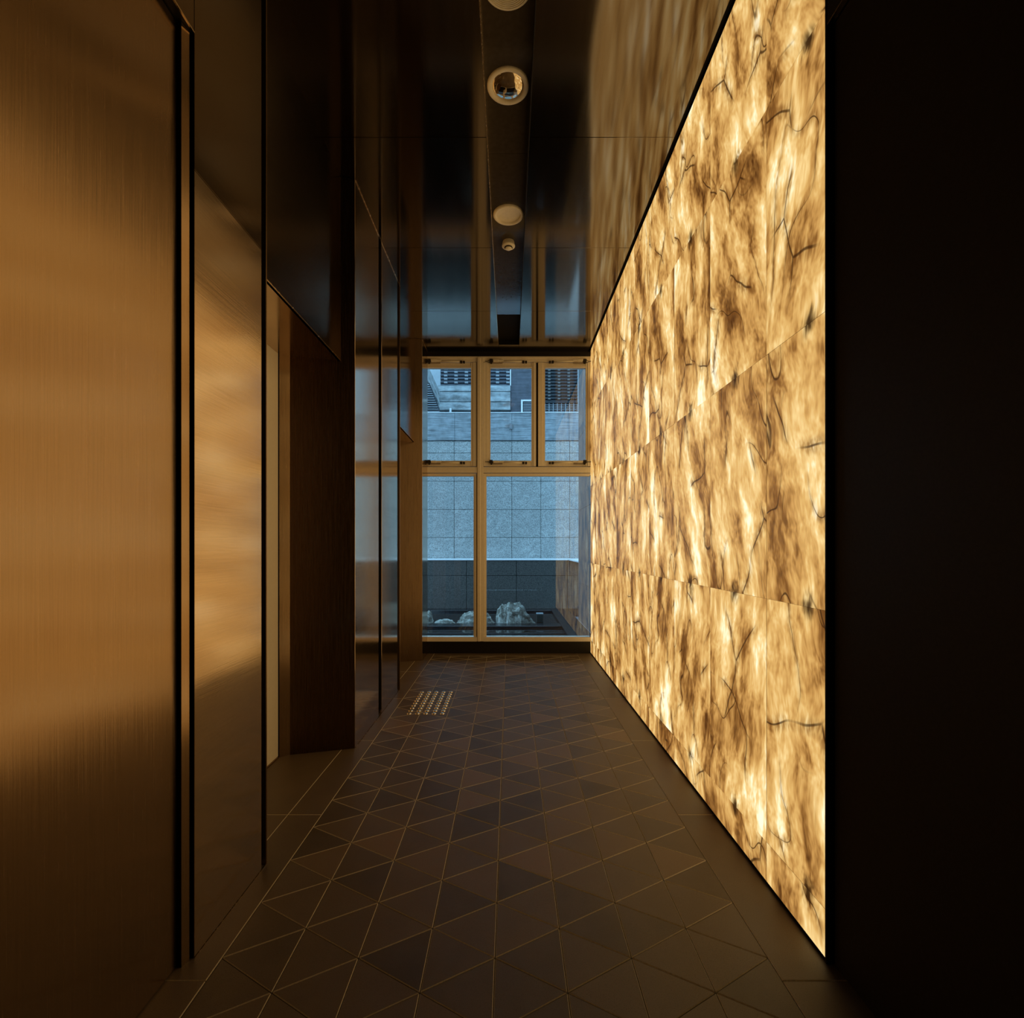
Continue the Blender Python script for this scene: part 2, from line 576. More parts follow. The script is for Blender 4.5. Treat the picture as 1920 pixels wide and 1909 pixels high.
for cy, kind, poly, org, clipped in near:
    if clipped:
        bm = bmesh.new(); tile_geom(bm, poly); obj('tile', bm, ('tile', 'grout'), floor)
        continue
    if kind not in tri_meshes:
        bm = bmesh.new(); tile_geom(bm, [(x - org[0], y - org[1]) for x, y in poly])
        tri_meshes[kind] = obj('tile', bm, ('tile', 'grout'), floor, loc=(org[0], org[1], 0))
    else:
        o = tri_meshes[kind].copy()
        C.objects.link(o)
        o.parent = floor
        o.location = (org[0], org[1], random.uniform(-0.0006, 0.0003))
bm = bmesh.new()
for cy, kind, poly, org, clipped in rest:
    if len(poly) >= 3:
        tile_geom(bm, poly)
o = obj('tile_field', bm, ('tile', 'grout'), floor); o['kind'] = 'stuff'


def slab_tile(x0, x1, y0, y1):
    bm = bmesh.new()
    tile_geom(bm, [(x0, y0), (x1, y0), (x1, y1), (x0, y1)])
    return obj('border_tile', bm, ('border', 'grout'), floor)


ys = [YR, -1.2, -0.34, 0.543, 1.425, 2.307, 3.19, 4.07, 4.95, YB + 0.03]
for a, b in zip(ys, ys[1:]):
    slab_tile(FX1, 1.0, a, b)
    slab_tile(-1.018, FX0, a, b)
    slab_tile(-1.42, -1.018, a, b)
xs = [FX0, -0.04, FX1]
for a, b in zip(xs, xs[1:]):
    slab_tile(a, b, FY1, YB + 0.03)

# ------------------------------------------------------------------ ceiling
ceiling = empty('ceiling', 'dark mirror-finish metal ceiling with a long lighting slot', 'ceiling', (0, 0, ZC), kind=ST)
SX0, SX1, SZ, SYE = -0.122, 0.109, ZC + 0.06, 5.59
seams = [YR, -1.32, -0.30, 0.717, 1.737, 2.757, 3.777, 4.79, YB]
for a, b in zip(seams, seams[1:]):
    for x0, x1 in ((-1.45, SX0), (SX1, 0.908)):
        o = boxes('ceiling_panel', [(x0, x1, a + 0.001, b - 0.001, ZC, ZC + 0.012)], 'mirror', ceiling, 0.0012)
boxes('ceiling_panel', [(SX0 + 0.001, SX1 - 0.001, SYE, YB - 0.001, ZC, ZC + 0.012)], 'mirror', ceiling, 0.0012)
boxes('slot_return', [(SX0 - 0.003, SX0 + 0.0005, YR, SYE, ZC - 0.0005, SZ)], 'fin', ceiling)
boxes('slot_return', [(SX1 - 0.0005, SX1 + 0.003, YR, SYE, ZC - 0.0005, SZ)], 'black_metal', ceiling)  # side turned from the onyx: its shade is put into the black finish
boxes('slot_end', [(SX0, SX1, SYE, SYE + 0.004, ZC + 0.012, SZ)], 'black', ceiling)
boxes('slot_panel', [(SX0, SX1, a + 0.0008, b - 0.0008, SZ, SZ + 0.01) for a, b in ((YR, 0.9), (0.9, 2.95), (2.95, 5.0))], 'slot', ceiling)
boxes('slot_cover', [(SX0, SX1, 5.0, SYE, SZ - 0.004, SZ + 0.01)], 'black', ceiling)
boxes('shadow_gap', [(0.908, 1.0, YR, YB, ZC + 0.03, ZC + 0.04)], 'black', ceiling)
roof = boxes('roof', [(-1.7, 1.25, YR - 0.2, YB + 0.05, 3.62, 3.95)], 'concrete')
tag(roof, 'grey concrete roof slab over the lobby', 'roof', kind=ST)

# ------------------------------------------------------------------ right wall: backlit stone
wall_right = empty('wall_right', 'backlit onyx wall glowing amber with brown veins', 'wall', (XR, 3.6, 0), kind=ST)
yed = [1.488, 1.827, 2.338, 2.849, 3.36, 3.871, 4.382, 4.893, 5.404, 5.788]
zed = [0.014, 0.157, 1.044, 1.932, 2.827, 3.497]
for i in range(len(yed) - 1):
    for j in range(len(zed) - 1):
        dx = random.uniform(0.0, 0.0012)
        bm = bmesh.new()
        box(bm, XR + dx, XR + 0.02, yed[i] + 0.0003, yed[i + 1] - 0.0003, zed[j] + 0.0003, zed[j + 1] - 0.0003)
        bm.normal_update()
        for f in bm.faces:
            f.material_index = 0 if f.normal.x < -0.9 else 1
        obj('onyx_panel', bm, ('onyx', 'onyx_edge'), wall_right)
boxes('backing', [(XR + 0.021, 1.20, 1.488, YB + 0.05, 0.0, ZC + 0.13)], 'black', wall_right)
boxes('base_channel', [(XR + 0.004, XR + 0.021, 1.488, YB, 0.0, 0.014)], 'black', wall_right)
boxes('end_trim', [(XR - 0.001, XR + 0.05, 1.480, 1.4875, 0.0, ZO)], 'black_metal', wall_right, 0.001)
boxes('fascia_panel', [(XR + 0.001, 1.0, -0.35, 1.479, ZO, ZC - 0.001)], 'dark_door', wall_right, 0.001)
boxes('fascia_panel', [(XR + 0.001, 1.0, YR, -0.352, ZO, ZC - 0.001)], 'dark_door', wall_right, 0.001)
boxes('soffit_strip', [(XR + 0.001, 1.0, YR, 1.479, ZO - 0.004, ZO)], 'fin', wall_right)
boxes('side_panel', [(0.955, 1.0, YR, -0.30, 0.0, ZO - 0.006)], 'dark_door', wall_right, 0.001)
boxes('backing', [(1.0, 1.20, YR - 0.2, 1.488, 0.0, ZC + 0.13)], 'black', wall_right)
door_3 = empty('door_3', 'almost black matte door panel beside the glowing onyx wall', 'door', (0.96, 0.6, 0), kind=ST)
boxes('door_leaf', [(0.955, 0.995, -0.296, 1.472, 0.006, ZO - 0.008)], 'dark_door', door_3, 0.0015)

# ------------------------------------------------------------------ left wall: bronze panels and lift alcoves
wall_left = empty('wall_left', 'bronze metal panel wall with two deep lift alcoves', 'wall', (XL, 2.0, 0), kind=ST)
WT = 0.016


def wpanel(y0, y1, z0, z1, x=XL, mat='bronze', th=WT, name='wall_panel', bev=0.0012):
    return boxes(name, [(x - th, x, y0, y1, z0, z1)], mat, wall_left, bev)


g = 0.0015
# fascia over the opening
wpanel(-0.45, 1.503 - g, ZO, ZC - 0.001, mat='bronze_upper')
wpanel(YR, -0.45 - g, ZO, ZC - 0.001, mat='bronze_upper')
boxes('soffit', [(-1.0, XL - 0.001, YR, 1.503, ZO - 0.003, ZO)], 'black_metal', wall_left)
boxes('edge_strip', [(XL - 0.004, XL + 0.0006, YR, 1.503, ZO - 0.004, ZO)], 'fin', wall_left)
# door leaf in the opening
door_2 = empty('door_2', 'tall brushed bronze door leaf set back in its black reveal', 'door', (-1.0, 0.7, 0), kind=ST)
boxes('door_leaf', [(-1.036, -0.975, -0.28, 1.470, 0.004, ZO - 0.006)], 'bronze_door', door_2, 0.0015)
boxes('side_panel', [(-1.036, -0.975, YR, -0.286, 0.0, ZO - 0.006)], 'bronze_door', wall_left, 0.0015)
bm = bmesh.new(); prism(bm, [(-0.9755, 1.4755), (-0.9617, 1.470), (-0.9556, 1.4955), (-0.9556, 1.5025), (-0.9755, 1.5045)], 0.0, ZO - 0.004)
obj('reveal', bm, 'black', wall_left)
bm = bmesh.new(); prism(bm, [(-0.9615, 1.4695), (-0.9610, 1.4693), (-0.9546, 1.4955), (-0.9553, 1.4957)], 0.0, ZO - 0.0045)
obj('jamb_strip', bm, 'bronze_door', wall_left)
boxes('reveal', [(-1.036, -0.947, 1.503, 1.520, 0.0, ZO)], 'black', wall_left)
boxes('backing', [(-1.10, -1.04, YR, 1.94, 0.0, ZC + 0.1)], 'black', wall_left)
# pier between opening and first alcove
wpanel(1.503, 1.909, 0.004, ZS - g, th=0.002, bev=0.0005)
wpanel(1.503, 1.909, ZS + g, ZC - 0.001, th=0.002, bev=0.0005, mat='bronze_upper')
boxes('panel_core', [(XL - 0.016, XL - 0.0025, 1.521, 1.909, 0.004, ZC - 0.001)], 'black', wall_left)


def groove(y0, y1):
    boxes('groove', [(XL - 0.034, XL - 0.030, y0 - 0.01, y1 + 0.004, 0.0, ZC - 0.001)], 'black', wall_left)
    boxes('groove_side', [(XL - 0.034, XL - 0.018, y0 - 0.006, y0 - 0.002, 0.0, ZC - 0.001)], 'black', wall_left)


groove(1.909, 1.944)
boxes('fin', [(-1.04, XL + 0.0008, 1.945, 1.952, 0.0, ZC - 0.001)], 'bronze_dark', wall_left, 0.0015)


def alcove(ya, yf, ydeep, rmat):
    """lift alcove from ya; far reveal runs from (XL, yf) back to (XD, ydeep)"""
    xs_ = XD + 0.052
    # near reveal
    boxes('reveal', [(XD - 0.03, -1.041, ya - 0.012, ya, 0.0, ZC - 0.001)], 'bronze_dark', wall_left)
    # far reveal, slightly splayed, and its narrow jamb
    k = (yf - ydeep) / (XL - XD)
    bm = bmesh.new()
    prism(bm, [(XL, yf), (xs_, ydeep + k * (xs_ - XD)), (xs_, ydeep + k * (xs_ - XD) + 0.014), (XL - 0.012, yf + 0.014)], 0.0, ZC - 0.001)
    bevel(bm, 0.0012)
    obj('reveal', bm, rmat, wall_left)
    bm = bmesh.new()
    prism(bm, [(xs_ + 0.0005, ydeep + k * (xs_ - XD) + 0.001), (XD + 0.006, ydeep - 0.022), (XD + 0.006, ydeep + 0.0), (xs_, ydeep + k * (xs_ - XD) + 0.013)], 0.0, ZS)
    obj('jamb', bm, 'bronze_door', wall_left)
    # lintel, its mirror soffit
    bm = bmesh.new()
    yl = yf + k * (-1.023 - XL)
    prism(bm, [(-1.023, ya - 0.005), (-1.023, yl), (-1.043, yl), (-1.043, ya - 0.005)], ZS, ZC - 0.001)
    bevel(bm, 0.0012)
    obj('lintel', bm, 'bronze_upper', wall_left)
    bm = bmesh.new()
    prism(bm, [(-1.025, ya), (-1.025, yl), (XD - 0.03, ydeep), (XD - 0.03, ya)], ZS, ZS + 0.012)
    obj('soffit', bm, 'bronze', wall_left)
    boxes('edge_strip', [(-1.027, -1.0222, ya, yl, ZS - 0.0022, ZS)], 'fin', wall_left)
    boxes('backing', [(XD - 0.10, XD - 0.05, ya - 0.1, yf + 0.1, 0.0, ZC + 0.1)], 'black', wall_left)


alcove(1.952, 3.066, 2.955, 'bronze_shaded')
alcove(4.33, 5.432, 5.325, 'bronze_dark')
for nm, lab, y0, y1 in (('door_1', 'pale champagne lift door in the alcove beside the brushed bronze door', 1.956, 2.932), ('door_4', 'champagne lift door in the alcove by the window', 4.335, 5.30)):
    d = empty(nm, lab, 'lift door', (XD, (y0 + y1) / 2, 0), kind=ST)
    ym = (y0 + y1) / 2
    boxes('door_leaf', [(XD - 0.04, XD, y0, ym - 0.002, 0.008, ZS)], 'lift_door', d, 0.001)
    boxes('door_leaf', [(XD - 0.04, XD, ym + 0.002, y1, 0.008, ZS)], 'lift_door', d, 0.001)
    boxes('sill_track', [(XD - 0.04, XD + 0.006, y0, y1, 0.0, 0.007)], 'bronze_dark', d)
# pier between the alcoves
wpanel(3.068, 3.622, 0.004, ZC - 0.001)
groove(3.622, 3.704)
wpanel(3.708, 4.226, 0.004, ZC - 0.001)
groove(4.226, 4.318)
boxes('fin', [(-1.04, XL + 0.0008, 4.321, 4.33, 0.0, ZC - 0.001)], 'bronze_dark', wall_left, 0.0015)
wpanel(5.434, YB - 0.002, 0.004, ZC - 0.001)
boxes('backing', [(-1.02, -0.985, 3.10, 4.31, 0.0, ZC - 0.001), (-1.02, -0.985, 5.46, YB, 0.0, ZC - 0.001)], 'black', wall_left)
boxes('ceiling_trim', [(XL - 0.001, XL + 0.004, a, b, ZC - 0.006, ZC - 0.0015) for a, b in ((YR, 1.944), (3.07, 4.32), (5.436, YB))], 'fin', wall_left)
boxes('floor_trim', [(XL - 0.004, XL + 0.0015, a, b, 0.0003, 0.002) for a, b in ((1.503, 1.944), (3.07, 4.32), (5.436, YB))], 'fin', wall_left)
boxes('outer_shell', [(-1.70, -1.47, YR - 0.2, YB + 0.05, -0.1, ZC + 0.13)], 'black', wall_left)

wall_rear = boxes('wall_rear', [(-1.45, 1.0, YR - 0.2, YR, 0.0, ZC + 0.13)], 'dark_door')
tag(wall_rear, 'dark plain wall closing the lobby behind', 'wall', kind=ST)

# ------------------------------------------------------------------ window wall
wall_back = empty('wall_back', 'window wall with champagne metal mullions over a black plinth', 'wall', (0, YB, 0), kind=ST)
MW = YB / F


def wx(px):
    return (px - CX) * MW


def wz(py):
    return HC - (py - CY) * MW


def fbox(px0, px1, py0, py1, d0, d1):
    """frame member by its outline on the window plane; d0, d1 depth in front of / behind that plane"""
    return (wx(px0), wx(px1), YB - d0, YB + d1, wz(py1), wz(py0))


XLP, XRP = 792.0, 1107.0
boxes('plinth', [(XL - 0.08, XR, YB - 0.0, YB + 0.10, 0.0, wz(1202.5))], 'black_metal', wall_back, 0.002)
boxes('head_trim', [(XL - 0.08, XR, YB - 0.01, YB + 0.10, wz(668), ZC - 0.0005)], 'black_metal', wall_back)
boxes('header', [(XL - 0.5, 1.2, YB + 0.012, YB + 0.05, ZC - 0.0, 3.62)], 'black', wall_back)
boxes('head_frame', [fbox(XLP, XRP, 669, 672, 0.012, 0.09), fbox(XLP, XRP, 672, 679, 0.004, 0.09)], 'gold', wall_back, 0.0015)
boxes('mullion', [fbox(896, 901, 672, 1202, 0.034, 0.02), fbox(894.6, 906.5, 672, 1202, 0.026, 0.09)], 'gold', wall_back, 0.002)
boxes('mullion', [fbox(1004.5, 1009.5, 679, 875, -0.03, 0.09)], 'gasket', wall_back)
boxes('transom', [fbox(XLP, 894.5, 876, 880, 0.016, 0.09), fbox(XLP, 894.5, 880, 887, 0.022, 0.09), fbox(XLP, 893, 888, 891, 0.008, 0.09)], 'gold', wall_back, 0.0015)
boxes('transom', [fbox(906.6, XRP, 876, 880, 0.016, 0.09), fbox(906.6, XRP, 880, 887, 0.022, 0.09), fbox(906.6, XRP, 888, 891, 0.008, 0.09)], 'gold', wall_back, 0.0015)
boxes('sill', [fbox(XLP, 894.5, 1194.5, 1202.4, 0.024, 0.09)], 'gold', wall_back, 0.002)
boxes('sill', [fbox(906.6, XRP, 1194.5, 1202.4, 0.024, 0.09)], 'gold', wall_back, 0.002)
boxes('gasket', [fbox(XLP, XRP, 875.2, 876, -0.004, 0.05), fbox(XLP, XRP, 891, 892, -0.004, 0.05), fbox(893.4, 894.6, 679, 1200, -0.008, 0.05), fbox(XLP, XRP, 668.2, 669, -0.004, 0.05)], 'gasket', wall_back)


def sash(name, label, px0, px1, gx0, gx1, py0, py1, gy0, gy1, group=None):
    """opening light: outer outline px/py, glass outline g; stiles and rails stepped towards the glass"""
    w = empty(name, label, 'window', (wx((px0 + px1) / 2), YB, wz(py1)), group, ST)
    if gx0 - px0 > 1:
        s = (gx0 - px0)
        boxes('stile', [fbox(px0, px0 + s * 0.62, py0, py1, 0.010, 0.05), fbox(px0 + s * 0.62, gx0, py0, py1, 0.002, 0.05)], 'gold', w, 0.0012)
    if px1 - gx1 > 1:
        s = (px1 - gx1)
        boxes('stile', [fbox(px1 - s * 0.62, px1, py0, py1, 0.010, 0.05), fbox(gx1, px1 - s * 0.62, py0, py1, 0.002, 0.05)], 'gold', w, 0.0012)
    if gy0 - py0 > 1:
        boxes('rail', [fbox(gx0, gx1, py0, gy0 - 2.5, -0.006, 0.05), fbox(gx0, gx1, gy0 - 2.5, gy0, 0.004, 0.05)], 'gold', w, 0.0012)
    if py1 - gy1 > 1:
        boxes('rail', [fbox(gx0, gx1, gy1, gy1 + 2.0, 0.004, 0.05), fbox(gx0, gx1, gy1 + 2.0, py1, -0.004, 0.05)], 'gold', w, 0.0012)
    boxes('pane', [fbox(gx0 - 0.5, gx1 + 0.5, gy0 - 0.5, gy1 + 0.5, -0.020, 0.028)], 'glass', w)
    return w


sash('window_1', 'upper opening window light beside the bronze wall panel', XLP, 893.2, 797, 883, 680, 874.5, 690, 864)
sash('window_2', 'upper opening window light in the middle next to the thick mullion', 906.8, 1005, 919.5, 996.5, 680, 874.5, 690, 864)
sash('window_3', 'upper opening window light beside the onyx wall', 1009, XRP, 1022, 1098, 680, 874.5, 690, 864)
sash('window_4', 'lower fixed window pane beside the bronze wall panel', XLP, 893.2, 797, 888, 891, 1194, 893, 1193)
sash('window_5', 'wide lower fixed window pane beside the onyx wall', 906.8, XRP, 912, 1106, 891, 1194, 893, 1193)


# window actuators
def actuator(name, label, pxm, pxe, py, cable_down):
    """motor end at pxm, rod end at pxe"""
    s = 1 if pxe > pxm else -1
    t = empty(name, label, 'window opener', (wx(pxm), YB - 0.03, wz(py)), 'motorised window openers on the upper lights')
    yc = YB - 0.030
    X = lambda d: wx(pxm + s * d)
    zc = wz(py)
    boxes('motor_housing', [(X(9), X(19), yc - 0.016, yc + 0.014, zc + 0.002, zc + 0.026), (X(17), X(28), yc - 0.013, yc + 0.011, zc + 0.004, zc + 0.023)], 'cream', t, 0.003)
    boxes('mounting_plate', [(X(4), X(26), yc + 0.012, yc + 0.020, zc - 0.014, zc + 0.012)], 'plate_grey', t, 0.001)
    bm = bmesh.new()
    tube(bm, [(X(26), yc, zc + 0.008), (X(63), yc, zc + 0.002)], 0.0085)
    obj('rod', bm, 'cream', t, True)
    boxes('pivot_bracket', [(X(2), X(8), yc - 0.010, yc + 0.020, zc - 0.004, zc + 0.034), (X(4), X(7), yc - 0.004, yc + 0.020, zc - 0.018, zc - 0.004)], 'gasket', t, 0.003)
    boxes('end_bracket', [(X(63), X(67), yc - 0.010, yc + 0.020, zc - 0.012, zc + 0.014), (X(68.5), X(72), yc - 0.008, yc + 0.020, zc - 0.012, zc + 0.012)], 'gasket', t, 0.002)
    pts = []
    for i in range(13):
        a = i / 12
        pts.append((X(5 - 11 * math.sin(math.pi * a)), yc - 0.006 - 0.01 * math.sin(math.pi * a), zc + 0.024 - cable_down * (a ** 1.3) - 0.012 * math.sin(2 * math.pi * a)))
    bm = bmesh.new()
    tube(bm, pts, 0.0024, 6)
    obj('cable', bm, 'gasket', t, True)
    return t


LA = 'champagne rod opener on the %s rail of the %s'
for nm, pxm, pxe in (('upper window beside the bronze panel', 800, 872), ('middle upper window', 916, 990), ('upper window by the onyx', 1101, 1027)):
    actuator('window_actuator', LA % ('top', nm), pxm, pxe, 680.5, 0.05)
    actuator('window_actuator', LA % ('bottom', nm), pxm, pxe, 869, 0.03)

# ------------------------------------------------------------------ ceiling fittings
sxc = (SX0 + SX1) / 2


def fitting(name, label, cat, y, z, group=None):
    return empty(name, label, cat, (sxc, y, z), group)


R0 = 0.105
# downlight with mirror reflector
t = fitting('downlight', 'round recessed downlight with cream ring and mirror reflector', 'ceiling light', 2.513, SZ)
bm = bmesh.new(); lathe(bm, [(R0, 0.0), (R0, -0.006), (R0 - 0.006, -0.010), (R0 - 0.022, -0.010), (R0 - 0.026, -0.004), (R0 - 0.026, 0.0)], 48, (sxc, 2.513, SZ))
obj('trim_ring', bm, 'cream', t, True)
bm = bmesh.new(); lathe(bm, [(R0 - 0.026, -0.003), (R0 - 0.034, -0.007), (0.05, -0.012), (0.025, -0.0155), (0.0, -0.0165)], 48, (sxc, 2.513, SZ))
obj('reflector', bm, 'lamp_mirror', t, True)
# plain recessed cover
t = fitting('downlight', 'round blank downlight cover with cream dished plate, next to the detector', 'ceiling light', 3.485, SZ)
bm = bmesh.new(); lathe(bm, [(R0, 0.0), (R0, -0.010), (R0 - 0.006, -0.016), (R0 - 0.016, -0.016), (R0 - 0.021, -0.012), (R0 - 0.021, -0.001)], 48, (sxc, 3.485, SZ))
obj('trim_ring', bm, 'cream', t, True)
bm = bmesh.new(); lathe(bm, [(R0 - 0.021, -0.0015), (0.05, -0.001), (0.0, -0.001)], 48, (sxc, 3.485, SZ))
obj('cover_plate', bm, 'cream', t, True)
# speaker
t = fitting('ceiling_speaker', 'round cream ceiling speaker grille with concentric rings', 'speaker', 2.052, SZ)
bm = bmesh.new()
prof = [(R0, 0.0), (R0, -0.006), (R0 - 0.005, -0.010)]
r = R0 - 0.008
while r > 0.006:
    prof += [(r, -0.010), (r - 0.003, -0.0104), (r - 0.0042, -0.0065), (r - 0.0062, -0.0065)]
    r -= 0.0072
prof += [(0.0, -0.009)]
lathe(bm, prof, 56, (sxc, 2.052, SZ))
obj('grille', bm, 'cream', t)
# smoke detector
t = fitting('smoke_detector', 'small cream smoke detector with stepped dome in the ceiling slot', 'smoke detector', 3.80, SZ)
c = (sxc, 3.80, SZ)
bm = bmesh.new(); lathe(bm, [(0.043, 0.0), (0.045, -0.008), (0.047, -0.022), (0.0495, -0.030), (0.0495, -0.036), (0.045, -0.040), (0.030, -0.042), (0.0, -0.042)], 40, c)
obj('base', bm, 'cream', t, True)
bm = bmesh.new(); lathe(bm, [(0.029, -0.0422), (0.031, -0.046), (0.026, -0.048), (0.0, -0.048)], 40, c)
obj('vent_gap', bm, 'gasket', t, True)
bm = bmesh.new(); lathe(bm, [(0.024, -0.0482), (0.026, -0.052), (0.022, -0.056), (0.010, -0.058), (0.0, -0.058)], 40, c)
obj('sensor_cap', bm, 'cream', t, True)

# ------------------------------------------------------------------ tactile studs
proto = None
for r in range(10):
    for k in range(5):
        x = -0.740 + k * 0.0612
        y = 3.698 + r * 0.0606
        if proto is None:
            bm = bmesh.new()
            lathe(bm, [(0.0175, 0.0), (0.0172, 0.0024), (0.0155, 0.0050), (0.0120, 0.0070), (0.006, 0.0078), (0.0, 0.0079)], 24)
            proto = obj('tactile_stud', bm, 'steel', None, False, (x, y, 0.0004))
            tag(proto, 'round polished steel tactile stud set in the tiled floor', 'tactile stud', 'tactile studs in a block on the floor')
            for p in proto.data.polygons:
                p.use_smooth = True
        else:
            o = proto.copy()
            C.objects.link(o)
            o.location = (x, y, 0.0004)

# ------------------------------------------------------------------ courtyard
GY0, GY1 = 5.90, 9.95
gnd = boxes('ground', [(-9, 9, YB + 0.05, 22, -0.5, -0.16)], 'concrete')
tag(gnd, 'dark ground under the courtyard', 'ground', kind=ST)

pool = empty('reflecting_pool', 'black granite reflecting pool with two shallow basins', 'pool', (0, 8.0, -0.16))
boxes('coping', [(0.817, 1.16, GY0, 7.9, -0.16, 0.0)], 'granite_black', pool, 0.004)
boxes('coping', [(0.817, 1.16, 7.905, GY1, -0.16, 0.0)], 'granite_black', pool, 0.004)
for i in range(5):
    x0 = -3.2 + i * 0.803
    boxes('coping', [(x0, x0 + 0.80, 9.69, GY1, -0.16, 0.0)], 'granite_black', pool, 0.004)
boxes('dividing_ledge', [(-3.2, 0.815, 7.79, 8.07, -0.16, 0.0)], 'granite_black', pool, 0.006)
boxes('step_edge', [(-3.2, 0.815, 7.30, 7.33, -0.16, -0.028)], 'granite_black', pool, 0.004)
boxes('near_edge', [(-3.2, 1.16, YB + 0.10, GY0 - 0.002, -0.16, 0.0)], 'granite_black', pool, 0.004)
bm = bmesh.new(); box(bm, -3.2, 0.816, 8.071, 9.689, -0.16, -0.035)
obj('water', bm, 'water', pool)
bm = bmesh.new(); box(bm, -3.2, 0.816, 7.331, 7.789, -0.16, -0.035); box(bm, -3.2, 0.816, GY0, 7.299, -0.16, -0.040)
obj('water', bm, 'water', pool)

# garden wall: dark lower part with white coping, pale granite above, split-face stone on top
wall_garden = empty('wall_garden', 'courtyard wall of dark and pale granite slabs with white ledge', 'wall', (0, 10, 0), kind=ST)
UY = 10.55
boxes('backing', [(-5, 6, GY1 + 0.03, 11.2, -0.2, 0.955), (-5, 6, UY + 0.03, 11.2, 0.955, 4.0)], 'granite_black', wall_garden)
xj = [-3.0, -1.825, -0.85, 0.14, 1.15, 2.2]
for zz0, zz1 in ((0.0, 0.653), (0.661, 0.958)):
    for a, b in zip(xj, xj[1:]):
        boxes('granite_slab', [(a + 0.004, b - 0.004, GY1, GY1 + 0.03, zz0, zz1)], 'granite_dark', wall_garden, 0.002)
boxes('coping', [(-3.2, 1.17, GY1 - 0.02, UY, 0.962, 0.985)], 'coping', wall_garden, 0.002)
boxes('coping', [(1.172, 1.60, 8.46, UY, 0.962, 0.985)], 'coping', wall_garden, 0.002)
pxj = 54.2 / F * UY
xo = (959.8 - CX) / F * UY
zj = [HC + (CY - y) / F * UY for y in (1047.5, 1008, 955.3, 902.4, 849.5, 827)]
for i in range(-5, 7):
    for za, zb in zip(zj, zj[1:]):
        boxes('granite_slab', [(xo + i * pxj + 0.004, xo + (i + 1) * pxj - 0.004, UY, UY + 0.03, za + 0.004, zb - 0.004)], 'granite', wall_garden, 0.002)
zt = HC + (CY - 775) / F * UY
for i in range(-3, 4):
    boxes('split_face_course', [(xo + i * 1.2 + 0.002, xo + (i + 1) * 1.2 - 0.002, UY - 0.03, UY + 0.03, zj[-1] + 0.01, zt)], 'strata', wall_garden, 0.004)
boxes('cap_flashing', [(-5, 5.5, UY - 0.05, UY + 0.35, zt, zt + 0.012)], 'coping', wall_garden)
boxes('wall_bracket', [(at(958, 806, UY).x - 0.03, at(958, 806, UY).x + 0.03, UY - 0.07, UY - 0.03, at(958, 806, UY).z, at(958, 795, UY).z)], 'concrete', wall_garden, 0.004)
# side wall
wall_side = empty('wall_side', 'plain grey side wall of the courtyard beside the pool', 'wall', (1.3, 7.2, 0), kind=ST)
for za, zb in ((0.0, 0.64), (0.643, 1.84), (1.843, 3.04), (3.043, 4.24), (4.243, 6.2)):
    boxes('wall_slab', [(1.165, 1.36, YB + 0.06, 8.45, za, zb)], 'side_stone', wall_side, 0.002)


# rocks
def rock(name, label, px0, px1, Y, prof, depth, seed, zb=-0.0345, group='pale rocks in the pool'):
    """prof: outline heights (px above base) along the width, as (fraction, height px)"""
    base = at((px0 + px1) / 2, 1170, Y)
    wid = (px1 - px0) / F * Y
    bm = bmesh.new()
    bmesh.ops.create_icosphere(bm, subdivisions=5, radius=1.0)
    for v in bm.verts:
        d = v.co.copy()
        u = 0.5 + 0.5 * max(-1, min(1, d.x * 1.06))
        h = prof[-1][1]
        for (a, ha), (b, hb) in zip(prof, prof[1:]):
            if a <= u <= b:
                h = ha + (hb - ha) * (u - a) / (b - a)
                break
        h = 0.86 * h / F * Y
        zfrac = min(1.0, max(0.0, d.z) * 1.25) ** 0.42
        nz = noise.fractal(d * 2.2 + Vector((seed, 0, 0)), 0.75, 2.1, 6)
        rg = 1 - abs(noise.noise(d * 3.1 + Vector((0, seed, 0))))
        px_ = math.copysign(abs(d.x) ** 0.8, d.x)
        py_ = math.copysign(abs(d.y) ** 0.7, d.y)
        x = px_ * wid / 2 * (1 + 0.10 * nz)
        y = py_ * depth / 2 * (1 + 0.18 * nz) * (0.8 + 0.2 * (1 - zfrac))
        z = h * zfrac * (1 + 0.26 * nz - 0.24 * rg + 0.16)
        v.co = (x, y, z)
    o = obj(name, bm, 'rock', None, False, (base.x, Y, zb))
    return tag(o, label, 'rock', group)


rock('garden_rock', 'largest pale rock with flat top and sloping flank in the pool', 930, 1002, 8.32, [(0, 20), (0.06, 34), (0.18, 40), (0.38, 42), (0.58, 38), (0.72, 26), (0.86, 12), (1, 3)], 0.42, 1.3)
rock('garden_rock', 'craggy pale rock behind the thick window mullion', 857, 927, 8.30, [(0, 4), (0.1, 10), (0.2, 19), (0.5, 22), (0.74, 21), (0.88, 12), (1, 4)], 0.36, 5.1)
rock('garden_rock', 'blocky pale rock beside the bronze wall panel', 778, 812, 8.26, [(0, 16), (0.3, 24), (0.85, 25), (0.95, 20), (1, 10)], 0.34, 9.7)
rock('garden_rock', 'low flat pale rock between two taller rocks', 816, 853, 8.24, [(0, 7), (0.4, 9), (0.8, 7), (1, 3)], 0.20, 12.2)
for px, py, s, lab in ((866, 1190.5, 1.2, 'small white pebble at the front basin edge below the craggy rock'), (828, 1191.5, 1.0, 'tiny white pebble at the front basin edge near the bronze panel'), (939, 1192, 0.9, 'tiny white pebble at the front basin edge under the wide pane')):
    p = at(px, py, 6.55)
    bm = bmesh.new()
    bmesh.ops.create_icosphere(bm, subdivisions=2, radius=0.016 * s)
    for v in bm.verts:
        v.co = Vector((v.co.x * 1.5, v.co.y, v.co.z * 0.8)) * (1 + 0.3 * noise.noise(v.co * 60))
    tag(obj('pebble', bm, 'coping', None, True, (p.x, 6.55, -0.030)), lab, 'pebble', 'white pebbles in the front basin')
